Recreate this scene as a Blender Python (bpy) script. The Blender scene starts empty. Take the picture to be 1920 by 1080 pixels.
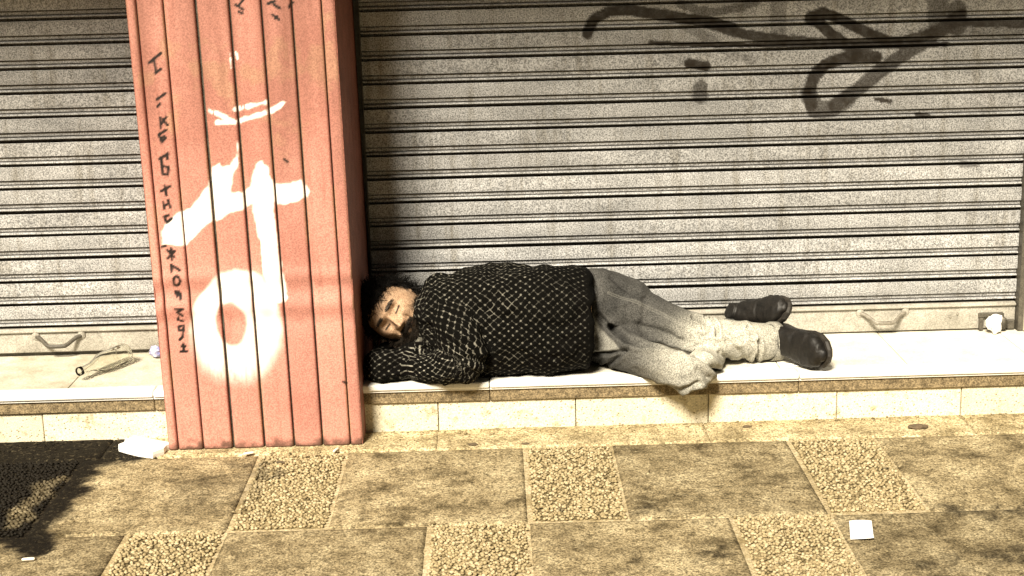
import bpy, bmesh, math, random
import numpy as np
from mathutils import Vector, Matrix
random.seed(7); RNG = np.random.default_rng(11)
scene = bpy.context.scene
COL = scene.collection

# ------------------------------------------------------------------ camera
cam_d = bpy.data.cameras.new('camera'); cam = bpy.data.objects.new('camera', cam_d); COL.objects.link(cam)
scene.camera = cam
CAM = dict(f=2793.78, loc=(-0.065, -4.9486, 1.5578), yaw=0.0097, pitch=0.2388, roll=-0.0257)
cam_d.sensor_width = 36.0; cam_d.lens = 36.0 * CAM['f'] / 1920.0
cam_d.clip_start = 0.05; cam_d.clip_end = 500.0
_y, _p, _r = CAM['yaw'], CAM['pitch'], CAM['roll']
fw = Vector((math.sin(_y) * math.cos(_p), math.cos(_y) * math.cos(_p), -math.sin(_p)))
rt = Vector((math.cos(_y), -math.sin(_y), 0.0)); up = rt.cross(fw)
r2 = rt * math.cos(_r) + up * math.sin(_r); u2 = up * math.cos(_r) - rt * math.sin(_r)
cam.matrix_world = Matrix(((r2.x, u2.x, -fw.x, CAM['loc'][0]), (r2.y, u2.y, -fw.y, CAM['loc'][1]),
                           (r2.z, u2.z, -fw.z, CAM['loc'][2]), (0, 0, 0, 1)))

# ------------------------------------------------------------------ sky and the one key light (soft street light, seen as a low warm sun)
SUN_EL, SUN_AZ = math.radians(44), math.radians(20)      # azimuth turned from the wall's normal to the left
sun_dir = Vector((-math.sin(SUN_AZ) * math.cos(SUN_EL), -math.cos(SUN_AZ) * math.cos(SUN_EL), math.sin(SUN_EL)))
world = bpy.data.worlds.new('World'); scene.world = world; world.use_nodes = True
wn = world.node_tree.nodes; wl = world.node_tree.links
bg = wn['Background']; sky = wn.new('ShaderNodeTexSky'); sky.sky_type = 'NISHITA'; sky.sun_disc = False
sky.sun_elevation = SUN_EL; sky.sun_rotation = math.atan2(sun_dir.x, sun_dir.y)
tint = wn.new('ShaderNodeMix'); tint.data_type = 'RGBA'; tint.blend_type = 'MULTIPLY'; tint.inputs[0].default_value = 1.0
tint.inputs[7].default_value = (1.0, 0.72, 0.40, 1)         # lamp-lit town haze
wl.new(sky.outputs[0], tint.inputs[6]); wl.new(tint.outputs[2], bg.inputs[0]); bg.inputs[1].default_value = 0.008
sun_l = bpy.data.lights.new('sun', 'SUN'); sun_l.energy = 5.0; sun_l.angle = math.radians(15); sun_l.color = (1.0, 0.90, 0.73)
sun = bpy.data.objects.new('sun', sun_l); COL.objects.link(sun); sun.location = sun_dir * 8
sun.rotation_euler = sun_dir.to_track_quat('Z', 'Y').to_euler()
vs = scene.view_settings; vs.view_transform = 'Standard'; vs.look = 'None'; vs.gamma = 1.0; vs.use_curve_mapping = False
vs.exposure = 1.15

# ------------------------------------------------------------------ helpers
def hash3(i, j, k, seed=0):
    n = (i.astype(np.int64) * 374761393 + j.astype(np.int64) * 668265263 + k.astype(np.int64) * 2147483647 + seed * 974711) & 0x7fffffff
    n = (n ^ (n >> 13)) * 1274126177 & 0x7fffffff
    n = (n ^ (n >> 16)) * 60493 & 0x7fffffff
    return ((n ^ (n >> 11)) & 0xffff) / 65535.0
def vnoise(P, seed=0):
    P = np.asarray(P, float); F = np.floor(P); T = P - F; T = T * T * (3 - 2 * T); F = F.astype(np.int64)
    r = 0
    for a in (0, 1):
        for b in (0, 1):
            for c in (0, 1):
                w = (T[:, 0] if a else 1 - T[:, 0]) * (T[:, 1] if b else 1 - T[:, 1]) * (T[:, 2] if c else 1 - T[:, 2])
                r = r + w * hash3(F[:, 0] + a, F[:, 1] + b, F[:, 2] + c, seed)
    return r
def fbm(P, oct=4, seed=0):
    P = np.asarray(P, float); s = 0; a = .5; t = 0
    for o in range(oct):
        s = s + a * vnoise(P * 2 ** o + 17.3 * o, seed + o); t += a; a *= .55
    return s / t
def sstep(e0, e1, x):
    t = np.clip((x - e0) / (e1 - e0), 0, 1); return t * t * (3 - 2 * t)
def seg_dist(P, line):
    P = np.asarray(P, float); d = np.full(len(P), 1e9)
    for (a, b) in zip(line[:-1], line[1:]):
        a = np.array(a); b = np.array(b); ab = b - a; t = np.clip(((P - a) @ ab) / max(ab @ ab, 1e-12), 0, 1)
        d = np.minimum(d, np.linalg.norm(P - a - t[:, None] * ab, axis=1))
    return d
def poly_sdf(P, poly):
    P = np.asarray(P, float); d = seg_dist(P, list(poly) + [poly[0]]); ins = np.zeros(len(P), bool)
    for (a, b) in zip(poly, list(poly[1:]) + [poly[0]]):
        c = (a[1] > P[:, 1]) != (b[1] > P[:, 1])
        with np.errstate(divide='ignore', invalid='ignore'):
            xi = (b[0] - a[0]) * (P[:, 1] - a[1]) / (b[1] - a[1] + 1e-15) + a[0]
        ins ^= c & (P[:, 0] < xi)
    return np.where(ins, -d, d)

def link(name, me, mat=None, parent=None, smooth=False, kind=None, label=None, cat=None, group=None):
    o = bpy.data.objects.new(name, me); COL.objects.link(o)
    if mat is not None and len(me.materials) == 0: me.materials.append(mat)
    if smooth: me.polygons.foreach_set('use_smooth', [True] * len(me.polygons))
    if parent is not None:
        o.parent = parent; o.matrix_parent_inverse = parent.matrix_basis.inverted()
    tag(o, label, cat, group, kind); return o
def tag(o, label=None, cat=None, group=None, kind=None):
    for k, v in (('label', label), ('category', cat), ('group', group), ('kind', kind)):
        if v: o[k] = v
    return o
def empty(name, loc, **k):
    o = bpy.data.objects.new(name, None); COL.objects.link(o); o.location = loc; o.empty_display_size = .1
    return tag(o, k.get('label'), k.get('cat'), k.get('group'), k.get('kind'))
def pymesh(name, V, F, attrs=None):
    me = bpy.data.meshes.new(name); me.from_pydata([tuple(v) for v in np.asarray(V, float)], [], [tuple(int(i) for i in f) for f in F]); me.update()
    for k, a in (attrs or {}).items():
        at = me.attributes.new(k, 'FLOAT', 'POINT'); at.data.foreach_set('value', np.asarray(a, np.float32))
    return me
def gridfaces(nu, nv, wrap_v=False):
    F = []
    for i in range(nu - 1):
        for j in range(nv if wrap_v else nv - 1):
            k = (j + 1) % nv; F.append((i * nv + j, i * nv + k, (i + 1) * nv + k, (i + 1) * nv + j))
    return F
def boxmesh(name, x0, x1, y0, y1, z0, z1, bev=.002, seg=1, jitter=0):
    bm = bmesh.new(); bmesh.ops.create_cube(bm, size=1)
    for v in bm.verts:
        v.co = Vector(((x0 + x1) / 2 + v.co.x * (x1 - x0), (y0 + y1) / 2 + v.co.y * (y1 - y0), (z0 + z1) / 2 + v.co.z * (z1 - z0)))
    if bev: bmesh.ops.bevel(bm, geom=list(bm.edges), offset=bev, segments=seg, affect='EDGES', profile=.5)
    if jitter:
        for v in bm.verts: v.co += Vector((random.uniform(-1, 1), random.uniform(-1, 1), random.uniform(-1, 1))) * jitter
    me = bpy.data.meshes.new(name); bm.to_mesh(me); bm.free(); return me
def tube(path, rad, n=10, flat=1.0, close=True, ref=(0, 0, 1)):
    """vertices and faces of a round tube along a path"""
    return loft([(p, r, r * flat) for p, r in zip(path, rad if hasattr(rad, '__len__') else [rad] * len(path))], n, ref, caps=close)
def loft(sec, n=20, ref=(0, 0, 1), caps=True, round_caps=False, power=2.0):
    C = [np.array(s[0], float) for s in sec]; A = [s[1] for s in sec]; B = [s[2] for s in sec]; m = len(C)
    T = [(C[min(i + 1, m - 1)] - C[max(i - 1, 0)]) for i in range(m)]; T = [t / np.linalg.norm(t) for t in T]
    ref = np.array(ref, float)
    if round_caps:
        pre = []; post = []
        for th in (80, 55, 28):
            s, c = math.sin(math.radians(th)), math.cos(math.radians(th))
            pre.append((C[0] - T[0] * s * min(A[0], B[0]), A[0] * c, B[0] * c, T[0])); post.insert(0, (C[-1] + T[-1] * s * min(A[-1], B[-1]), A[-1] * c, B[-1] * c, T[-1]))
        allv = pre + list(zip(C, A, B, T)) + post
    else: allv = list(zip(C, A, B, T))
    V = []
    th = np.linspace(0, 2 * np.pi, n, endpoint=False); ct = np.sign(np.cos(th)) * np.abs(np.cos(th)) ** (2 / power); st = np.sign(np.sin(th)) * np.abs(np.sin(th)) ** (2 / power)
    for c, a, b, t in allv:
        ua = ref - (ref @ t) * t
        if np.linalg.norm(ua) < 1e-4: ua = np.array([1, 0, 0.]) - t[0] * t
        ua = ua / np.linalg.norm(ua); ub = np.cross(t, ua)
        V.append(c + ct[:, None] * a * ua + st[:, None] * b * ub)
    k = len(V); V = np.concatenate(V); F = gridfaces(k, n, True)
    if caps:
        F.append(tuple(range(n - 1, -1, -1))[::-1][::-1]); F.append(tuple((k - 1) * n + j for j in range(n)))
    return V, F
def join(parts):
    V = []; F = []; o = 0
    for v, f in parts:
        V.append(v); F += [tuple(i + o for i in q) for q in f]; o += len(v)
    return np.concatenate(V), F
def coords(me):
    a = np.empty(len(me.vertices) * 3, np.float32); me.vertices.foreach_get('co', a); return a.reshape(-1, 3).astype(float)
def normals(me):
    a = np.empty(len(me.vertices) * 3, np.float32); me.vertices.foreach_get('normal', a); return a.reshape(-1, 3).astype(float)
def setco(me, V): me.vertices.foreach_set('co', np.asarray(V, np.float32).ravel()); me.update()
def remesh(name, parts, voxel, smooth=6):
    """one continuous surface grown over overlapping lofts"""
    V, F = join(parts); me = pymesh(name + '_raw', V, F)
    bm = bmesh.new(); bm.from_mesh(me); bmesh.ops.recalc_face_normals(bm, faces=bm.faces); bm.to_mesh(me); bm.free()
    o = bpy.data.objects.new(name + '_raw', me); COL.objects.link(o)
    m = o.modifiers.new('r', 'REMESH'); m.mode = 'VOXEL'; m.voxel_size = voxel
    if smooth:
        s = o.modifiers.new('s', 'SMOOTH'); s.iterations = smooth; s.factor = .5
    dg = bpy.context.evaluated_depsgraph_get(); out = bpy.data.meshes.new_from_object(o.evaluated_get(dg)); out.name = name
    bpy.data.objects.remove(o); bpy.data.meshes.remove(me); return out

# ------------------------------------------------------------------ materials
class NT:
    def __init__(s, name):
        s.m = bpy.data.materials.new(name); s.m.use_nodes = True; s.n = s.m.node_tree.nodes; s.l = s.m.node_tree.links
        s.b = s.n['Principled BSDF']; s.o = s.n['Material Output']; s._tc = None
    def new(s, t, **k):
        x = s.n.new(t)
        for a, v in k.items(): setattr(x, a, v)
        return x
    def put(s, sock, v):
        if hasattr(v, 'is_output'): s.l.new(v, sock)
        else: sock.default_value = v
    def co(s, kind='Object'):
        if s._tc is None: s._tc = s.new('ShaderNodeTexCoord')
        return s._tc.outputs[kind]
    def noise(s, scale, detail=3, rough=.55, vec=None, stretch=None):
        v = vec if vec is not None else s.co()
        if stretch:
            mp = s.new('ShaderNodeMapping'); mp.inputs['Scale'].default_value = stretch; s.l.new(v, mp.inputs[0]); v = mp.outputs[0]
        x = s.new('ShaderNodeTexNoise'); x.inputs['Scale'].default_value = scale; x.inputs['Detail'].default_value = detail; x.inputs['Roughness'].default_value = rough
        s.l.new(v, x.inputs['Vector']); return x.outputs['Fac']
    def ramp(s, f, stops):
        x = s.new('ShaderNodeValToRGB'); e = x.color_ramp.elements
        while len(e) < len(stops): e.new(.5)
        for el, (p, c) in zip(e, stops):
            el.position = p; el.color = (c, c, c, 1) if not hasattr(c, '__len__') else (*c, 1)
        s.put(x.inputs[0], f); return x.outputs[0]
    def mix(s, f, a, b, mode='MIX'):
        x = s.new('ShaderNodeMix', data_type='RGBA', blend_type=mode); s.put(x.inputs[0], f)
        for i, v in ((6, a), (7, b)):
            s.put(x.inputs[i], (*v, 1) if isinstance(v, tuple) and len(v) == 3 else v)
        return x.outputs[2]
    def math(s, op, a, b=0.0, c=0.0, clamp=False):
        x = s.new('ShaderNodeMath', operation=op, use_clamp=clamp)
        for i, v in enumerate((a, b, c)): s.put(x.inputs[i], v)
        return x.outputs[0]
    def attr(s, name): return s.new('ShaderNodeAttribute', attribute_name=name).outputs['Fac']
    def rand(s): return s.new('ShaderNodeObjectInfo').outputs['Random']
    def bump(s, h, strength=.3, dist=.002):
        x = s.new('ShaderNodeBump'); x.inputs['Strength'].default_value = strength; x.inputs['Distance'].default_value = dist
        s.put(x.inputs['Height'], h); s.l.new(x.outputs[0], s.b.inputs['Normal'])
    def grain(s, col, amount=.25, scale=260):
        """fine speckle of the surface itself"""
        n = s.noise(scale, 2, .7); lo, hi = 1 - amount, 1 + amount
        return s.mix(1.0, col if hasattr(col, 'is_output') else (*col, 1), s.ramp(n, [(.36, lo), (.64, hi)]), 'MULTIPLY')
    def done(s, col, rough=.7, metal=0.0, spec=.3):
        s.put(s.b.inputs['Base Color'], col if hasattr(col, 'is_output') else (*col, 1)); s.put(s.b.inputs['Roughness'], rough); s.put(s.b.inputs['Metallic'], metal)
        s.put(s.b.inputs['Specular IOR Level'], spec); return s.m

def mat_slat():
    t = NT('galvanised_slat'); g = t.noise(5, 5, .6, stretch=(1, 1, 3)); big = t.ramp(g, [(.3, (.23, .23, .228)), (.7, (.37, .37, .368))])
    st = t.noise(26, 4, .6, stretch=(1, 1, .12)); big = t.mix(t.ramp(st, [(.52, 0.0), (.72, .6)]), big, (.13, .115, .085))
    sp = t.noise(75, 3, .6); big = t.mix(t.ramp(sp, [(.66, 0.0), (.76, .6)]), big, (.14, .12, .09))
    big = t.mix(1.0, big, t.ramp(t.rand(), [(0, .86), (1, 1.08)]), 'MULTIPLY')
    big = t.grain(big, .62, 230)
    col = t.mix(t.attr('paint'), big, t.mix(t.noise(60), (.008, .006, .0035), (.022, .015, .009)))
    t.bump(t.noise(180, 3), .12, .001); return t.done(col, .55, .0, .35)
def mat_plain(name, c0, c1, scale=12, rough=.7, grain=.25, gs=260, spec=.3, bump=.15, metal=0):
    t = NT(name); col = t.mix(t.ramp(t.noise(scale, 4, .6), [(.3, 0.), (.7, 1.)]), c0, c1); col = t.grain(col, grain, gs)
    if bump: t.bump(t.noise(160, 3), bump, .001)
    return t.done(col, rough, metal, spec)
def mat_red():
    t = NT('red_paint_board'); col = t.mix(t.ramp(t.noise(4, 5, .6), [(.3, 0.), (.7, 1.)]), (.42, .178, .138), (.51, .24, .19))
    col = t.mix(1.0, col, t.ramp(t.rand(), [(0, .84), (1, 1.1)]), 'MULTIPLY')
    st = t.noise(30, 4, .6, stretch=(1, 1, .1)); col = t.mix(t.ramp(st, [(.58, 0.), (.75, .4)]), col, (.20, .06, .04))
    col = t.mix(t.attr('scuff'), col, (.46, .27, .17))
    col = t.grain(col, .26, 240)
    col = t.mix(t.attr('shade_grime'), col, (.12, .044, .027)); col = t.mix(t.attr('dirt'), col, (.05, .03, .02))
    col = t.mix(t.attr('white'), col, (.86, .84, .78)); col = t.mix(t.attr('ink'), col, (.012, .008, .007))
    t.bump(t.noise(140, 3), .15, .001); return t.done(col, .5, 0, .35)
def mat_pave(name, c0, c1, dirt, fine=.55):
    t = NT(name); n = t.noise(7, 6, .68); col = t.ramp(n, [(.32, dirt), (.48, c0), (.68, c1)])
    col = t.mix(t.ramp(t.noise(30, 6, .75), [(.50, 0.), (.64, .75)]), col, dirt); col = t.mix(t.ramp(t.noise(21, 6, .8, stretch=(1, 1.3, 1)), [(.54, 0.), (.66, .6)]), col, c1)
    col = t.mix(1.0, col, t.ramp(t.rand(), [(0, .85), (1, 1.1)]), 'MULTIPLY')
    col = t.mix(t.ramp(t.noise(95, 3, .7), [(.5, 0.), (.62, .7)]), col, dirt); col = t.grain(col, fine, 170)
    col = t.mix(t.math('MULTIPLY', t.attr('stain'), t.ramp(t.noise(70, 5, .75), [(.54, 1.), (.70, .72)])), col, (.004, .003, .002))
    t.bump(t.noise(120, 4, .7), .5, .003); return t.done(col, .85, 0, .1)
M = {}
M['slat'] = mat_slat()
M['red'] = mat_red()
M['rail'] = mat_plain('bottom_rail_metal', (.24, .225, .19), (.42, .40, .35), 9, .55, .3)
M['dark_metal'] = mat_plain('dark_steel', (.045, .04, .032), (.10, .09, .07), 40, .5, .3)
M['handle'] = mat_plain('worn_handle_steel', (.12, .105, .08), (.26, .24, .2), 60, .45, .3)
M['tile'] = mat_plain('white_step_tile', (.58, .54, .44), (.80, .77, .68), 11, .5, .12, 200, .3, .08)
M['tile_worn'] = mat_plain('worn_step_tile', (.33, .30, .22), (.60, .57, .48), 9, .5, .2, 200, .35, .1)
M['nosing'] = mat_plain('pale_marble_nosing', (.72, .70, .64), (.84, .83, .79), 14, .4, .08, 200, .4, .05)
M['band'] = mat_plain('brown_granite', (.10, .075, .04), (.26, .20, .115), 55, .7, .5, 220)
M['mortar'] = mat_pave('mortar', (.44, .36, .22), (.58, .50, .34), (.22, .17, .085), .3)
M['side'] = mat_plain('shaded_side_board', (.17, .06, .042), (.29, .11, .08), 9, .6, .45)  # board red darkened: shade on the side faces put into the colour
M['wall'] = mat_plain('cream_plaster', (.52, .48, .38), (.66, .62, .5), 7, .85, .2)
M['concrete_grey'] = mat_plain('grey_concrete', (.2, .19, .17), (.3, .28, .25), 4, .9, .2)
def mat_riser():
    t = NT('pitted_riser_stone'); col = t.mix(t.noise(14, 4), (.56, .50, .36), (.72, .67, .52))
    v = t.new('ShaderNodeTexVoronoi'); v.inputs['Scale'].default_value = 85; t.l.new(t.co(), v.inputs[0])
    col = t.mix(t.ramp(v.outputs['Distance'], [(.10, .8), (.26, 0.)]), col, (.20, .15, .07)); col = t.mix(t.ramp(t.noise(24, 4, .7), [(.56, 0.), (.7, .7)]), col, (.27, .21, .11))
    col = t.mix(1.0, col, t.ramp(t.rand(), [(0, .9), (1, 1.1)]), 'MULTIPLY'); col = t.grain(col, .25, 260); col = t.mix(t.attr('dirt'), col, (.05, .04, .022))
    t.bump(t.ramp(v.outputs['Distance'], [(.08, 0.), (.3, 1.)]), .6, .003); return t.done(col, .8, 0, .25)
M['riser'] = mat_riser()
M['smooth'] = mat_pave('cement_slab', (.25, .20, .115), (.44, .37, .23), (.055, .042, .021))
M['matrix'] = mat_pave('pebble_matrix', (.19, .15, .08), (.27, .22, .125), (.08, .062, .03))
M['border'] = mat_pave('cement_border', (.38, .31, .18), (.58, .49, .31), (.13, .10, .05))
M['ground'] = mat_pave('paving_ground', (.16, .125, .066), (.27, .215, .12), (.08, .06, .03))
def mat_pebble():
    t = NT('river_pebble'); g = t.new('ShaderNodeNewGeometry').outputs['Random Per Island']
    col = t.ramp(g, [(0, (.11, .085, .042)), (.12, (.25, .195, .105)), (.6, (.34, .275, .155)), (1, (.45, .375, .235))]); col = t.grain(col, .25, 300); col = t.mix(t.attr('stain'), col, (.004, .003, .002))
    return t.done(col, .7, 0, .15)
M['pebble'] = mat_pebble()
M['paper'] = mat_plain('white_paper', (.80, .79, .76), (.86, .85, .83), 20, .8, .04, 200, .2, .1)
M['wrapper'] = mat_plain('blue_wrapper', (.06, .07, .28), (.62, .62, .75), 60, .4, .1)
M['ash'] = mat_plain('scrap', (.05, .04, .025), (.14, .10, .06), 60, .8, .2)
M['butt'] = mat_plain('butt_paper', (.66, .60, .48), (.8, .76, .66), 60, .8, .1)
def mat_skin():
    t = NT('weathered_skin'); col = t.mix(t.ramp(t.noise(48, 4, .65), [(.3, 0.), (.7, 1.)]), (.25, .15, .088), (.46, .31, .20)); col = t.grain(col, .4, 260)
    col = t.mix(t.attr('lip'), col, (.20, .08, .055)); col = t.mix(t.attr('hairy'), col, (.010, .0075, .005)); t.bump(t.noise(150, 4, .7), .6, .0015); return t.done(col, .6, 0, .3)
M['skin'] = mat_skin()
M['hair'] = mat_plain('black_hair', (.002, .0016, .0012), (.006, .005, .004), 40, .6, .1, 200, .2, 0)
M['beard'] = mat_plain('dark_beard', (.006, .0045, .003), (.03, .021, .013), 90, .65, .1, 200, .2, 0)
M['shoe'] = mat_plain('black_leather', (.003, .0025, .002), (.012, .010, .008), 30, .55, .4, 260, .35, .5)
M['sole'] = mat_plain('black_rubber_sole', (.012, .01, .008), (.035, .03, .024), 30, .6, .2)
M['lace'] = mat_plain('grey_lace', (.10, .09, .075), (.22, .2, .16), 90, .8, .2)
M['shirt'] = mat_plain('grey_shirt', (.13, .125, .11), (.27, .26, .23), 24, .9, .4, 260)
M['cloth'] = mat_plain('grey_cloth', (.20, .185, .15), (.34, .32, .27), 20, .9, .3)
def mat_jeans():
    t = NT('faded_denim'); w = t.attr('lit_fade'); col = t.mix(t.ramp(t.noise(9, 5, .6), [(.3, 0.), (.7, 1.)]), (.030, .0295, .028), (.072, .070, .065))
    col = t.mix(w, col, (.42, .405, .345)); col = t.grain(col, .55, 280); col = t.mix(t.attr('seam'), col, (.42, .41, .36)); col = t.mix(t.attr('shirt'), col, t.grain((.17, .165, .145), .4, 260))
    t.bump(t.noise(320, 2), .25, .001); return t.done(col, .9, 0, .1)
M['jeans'] = mat_jeans()
def mat_sweater():
    t = NT('netted_black_knit'); uv = t.co('UV'); sep = t.new('ShaderNodeSeparateXYZ'); wob = t.new('ShaderNodeTexNoise'); wob.inputs['Scale'].default_value = 14
    t.l.new(uv, wob.inputs['Vector']); add = t.new('ShaderNodeVectorMath', operation='MULTIPLY_ADD'); t.l.new(wob.outputs['Color'], add.inputs[0]); add.inputs[1].default_value = (.018, .018, 0); t.l.new(uv, add.inputs[2])
    t.l.new(add.outputs[0], sep.inputs[0]); S = 1 / .0225
    def line(sgn):
        p = t.math('MULTIPLY', t.math('ADD', t.math('MULTIPLY', sep.outputs[0], .80), t.math('MULTIPLY', sep.outputs[1], sgn)), S)
        d = t.math('PINGPONG', p, .5)
        return d
    a, b = line(1.0), line(-1.0)
    la = t.ramp(a, [(.03, 1.), (.085, 0.)]); lb = t.ramp(b, [(.03, 1.), (.085, 0.)])
    dots = t.math('MULTIPLY', t.ramp(a, [(.09, 1.), (.19, 0.)]), t.ramp(b, [(.09, 1.), (.19, 0.)]))
    lines = t.math('MAXIMUM', la, lb); brk = t.noise(70, 2, .7); patch = t.noise(9, 2, .5)
    lines = t.math('MULTIPLY', lines, t.math('MULTIPLY', t.ramp(brk, [(.48, .03), (.62, .9)]), t.ramp(patch, [(.42, .15), (.66, 1.)])))
    dots = t.math('MULTIPLY', dots, t.ramp(t.noise(45, 2, .6), [(.38, .25), (.6, 1.)]))
    f = t.math('MULTIPLY', t.math('MAXIMUM', lines, dots), t.attr('lit_net'), clamp=True)
    col = t.mix(f, t.mix(t.noise(120), (.0012, .0011, .0009), (.0042, .0038, .003)), (.30, .285, .235))
    t.bump(t.math('ADD', t.math('MULTIPLY', f, 2.0), t.noise(300, 2)), .5, .0015); return t.done(col, .95, 0, .05)
M['sweater'] = mat_sweater()
def mat_glass():
    t = NT('clear_bottle_glass'); t.put(t.b.inputs['Transmission Weight'], 1.0); t.put(t.b.inputs['IOR'], 1.22)
    t.bump(t.noise(50, 2), .05, .001); return t.done((.97, .975, .94), .04, 0, .5)
M['glass'] = mat_glass()

SHADE_Z, SHADE_Y = 2.62, -1.50      # underside and front edge of an unseen slab added for shade
GRAFFITI=[([(0.252, 1.206), (0.274, 1.252), (0.322, 1.275), (0.392, 1.278), (0.47, 1.264), (0.557, 1.249), (0.651, 1.233), (0.73, 1.211)],0.0166,1),
([(0.651, 1.227), (0.769, 1.189), (0.888, 1.17), (1.014, 1.155), (1.165, 1.145), (1.283, 1.147)],0.0151,0.8),
([(0.462, 1.17), (0.557, 1.163), (0.667, 1.158), (0.967, 1.149), (1.284, 1.14), (1.442, 1.14)],0.0071,0.9),
([(0.557, 1.295), (0.619, 1.27), (0.682, 1.265), (0.76, 1.278), (0.807, 1.296)],0.0127,0.4),
([(0.878, 1.294), (0.88, 1.198)],0.0238,0.25),
([(0.572, 1.221), (0.651, 1.18), (0.731, 1.124), (0.794, 1.106)],0.0135,0.22),
([(1.206, 1.103), (1.15, 1.109), (1.095, 1.102), (1.04, 1.084), (1.001, 1.046), (0.987, 0.991), (0.995, 0.951)],0.0190,1),
([(0.987, 0.983), (1.012, 0.935), (1.068, 0.937), (1.115, 0.968)],0.0262,0.5),
([(1.001, 1.245), (1.024, 1.256), (1.075, 1.235), (1.163, 1.19), (1.244, 1.155), (1.299, 1.148)],0.0159,1),
([(0.993, 1.237), (1.013, 1.237)],0.0238,1),
([(1.005, 1.229), (1.053, 1.185), (1.11, 1.145), (1.15, 1.112)],0.0166,1),
([(1.075, 0.949), (1.13, 0.983), (1.208, 1.047), (1.285, 1.101), (1.362, 1.15), (1.424, 1.191), (1.47, 1.221)],0.0222,0.62),
([(1.283, 1.148), (1.362, 1.169), (1.439, 1.199), (1.485, 1.236)],0.0174,0.75),
([(1.404, 1.281), (1.407, 1.207)],0.0301,0.42),
([(1.468, 1.252), (1.471, 1.198)],0.0277,0.5),
([(1.47, 1.212), (1.581, 1.206), (1.696, 1.201)],0.0135,0.8),
([(1.361, 1.185), (1.678, 1.173)],0.0159,0.25),
([(0.585, 1.1), (0.644, 1.087)],0.0143,1),
([(0.625, 1.02), (0.625, 0.989)],0.0222,0.5),
([(1.21, 0.965), (1.258, 0.956)],0.0063,0.9),
([(1.348, 0.91), (1.388, 0.904)],0.0063,0.8),
([(1.508, 0.74), (1.557, 0.735)],0.0103,0.4),
]
SCRAWL=[[(-1.063, 1.194), (-1.026, 1.222)], [(-1.047, 1.202), (-1.045, 1.165)], [(-1.047, 1.164), (-1.03, 1.176)], [(-1.048, 1.088), (-1.022, 1.105)], [(-1.049, 1.066), (-1.04, 1.075)], [(-1.043, 1.034), (-1.044, 1.005)], [(-1.023, 1.011), (-1.036, 1.029)], [(-1.043, 1.014), (-1.025, 1.036)], [(-1.052, 0.984), (-1.028, 0.998)], [(-1.05, 0.983), (-1.044, 0.961), (-1.032, 0.974)], [(-1.045, 0.974), (-1.035, 0.978)], [(-1.055, 0.911), (-1.029, 0.928), (-1.032, 0.912)], [(-1.05, 0.916), (-1.048, 0.866), (-1.034, 0.864), (-1.031, 0.887), (-1.048, 0.891)], [(-1.058, 0.815), (-1.03, 0.83)], [(-1.046, 0.831), (-1.043, 0.804)], [(-1.055, 0.784), (-1.053, 0.763)], [(-1.052, 0.772), (-1.039, 0.777)], [(-1.039, 0.788), (-1.035, 0.766)], [(-1.041, 0.743), (-1.055, 0.738), (-1.049, 0.72), (-1.033, 0.732)], [(-1.07, 0.646), (-1.057, 0.649)], [(-1.054, 0.636), (-1.035, 0.614)], [(-1.033, 0.632), (-1.055, 0.611)], [(-1.043, 0.64), (-1.043, 0.605)], [(-1.047, 0.57), (-1.047, 0.591), (-1.022, 0.573)], [(-1.023, 0.54), (-1.026, 0.531), (-1.031, 0.526), (-1.038, 0.526), (-1.042, 0.532), (-1.043, 0.541), (-1.041, 0.55), (-1.035, 0.555), (-1.029, 0.555), (-1.025, 0.549), (-1.023, 0.54)], [(-1.041, 0.508), (-1.037, 0.491), (-1.031, 0.506), (-1.026, 0.5), (-1.027, 0.483)], [(-1.046, 0.454), (-1.022, 0.452), (-1.039, 0.443), (-1.024, 0.431)], [(-1.037, 0.426), (-1.039, 0.419), (-1.025, 0.413)], [(-1.026, 0.4), (-1.041, 0.396), (-1.038, 0.385), (-1.026, 0.384), (-1.023, 0.4)], [(-1.027, 0.381), (-1.028, 0.366), (-1.039, 0.355)], [(-1.04, 0.319), (-1.02, 0.319)], [(-1.029, 0.342), (-1.029, 0.319)], [(-1.035, 0.334), (-1.022, 0.335)], [(-0.799, 1.354), (-0.779, 1.34)], [(-0.792, 1.334), (-0.783, 1.33)], [(-0.778, 1.367), (-0.789, 1.354)], [(-0.695, 1.323), (-0.677, 1.309)], [(-0.689, 1.314), (-0.682, 1.318)], [(-0.69, 1.352), (-0.673, 1.341)], [(-0.646, 1.344), (-0.635, 1.357)], [(-0.707, 1.355), (-0.686, 1.362)], [(-0.688, 0.902), (-0.678, 0.893)], [(-0.549, 0.208), (-0.54, 0.202)]]
SWEEP=[(-1.067, 0.695), (-1.048, 0.719), (-1.006, 0.753), (-0.974, 0.762), (-0.951, 0.789), (-0.943, 0.803), (-0.916, 0.827), (-0.908, 0.866), (-0.901, 0.884), (-0.88, 0.894), (-0.874, 0.881), (-0.848, 0.889), (-0.828, 0.913), (-0.821, 0.959), (-0.822, 0.892), (-0.84, 0.864), (-0.854, 0.806), (-0.851, 0.803), (-0.815, 0.808), (-0.793, 0.824), (-0.784, 0.855), (-0.771, 0.887), (-0.753, 0.899), (-0.737, 0.879), (-0.73, 0.843), (-0.719, 0.829), (-0.673, 0.828), (-0.641, 0.841), (-0.631, 0.826), (-0.618, 0.801), (-0.63, 0.783), (-0.673, 0.77), (-0.718, 0.764), (-0.726, 0.779), (-0.728, 0.747), (-0.72, 0.638), (-0.722, 0.641), (-0.713, 0.55), (-0.703, 0.479), (-0.715, 0.464), (-0.76, 0.465), (-0.772, 0.564), (-0.773, 0.643), (-0.779, 0.668), (-0.785, 0.727), (-0.793, 0.766), (-0.819, 0.753), (-0.855, 0.743), (-0.899, 0.724), (-0.917, 0.716), (-0.941, 0.702), (-0.97, 0.676), (-0.997, 0.649), (-1.032, 0.652), (-1.067, 0.653)]
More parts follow.
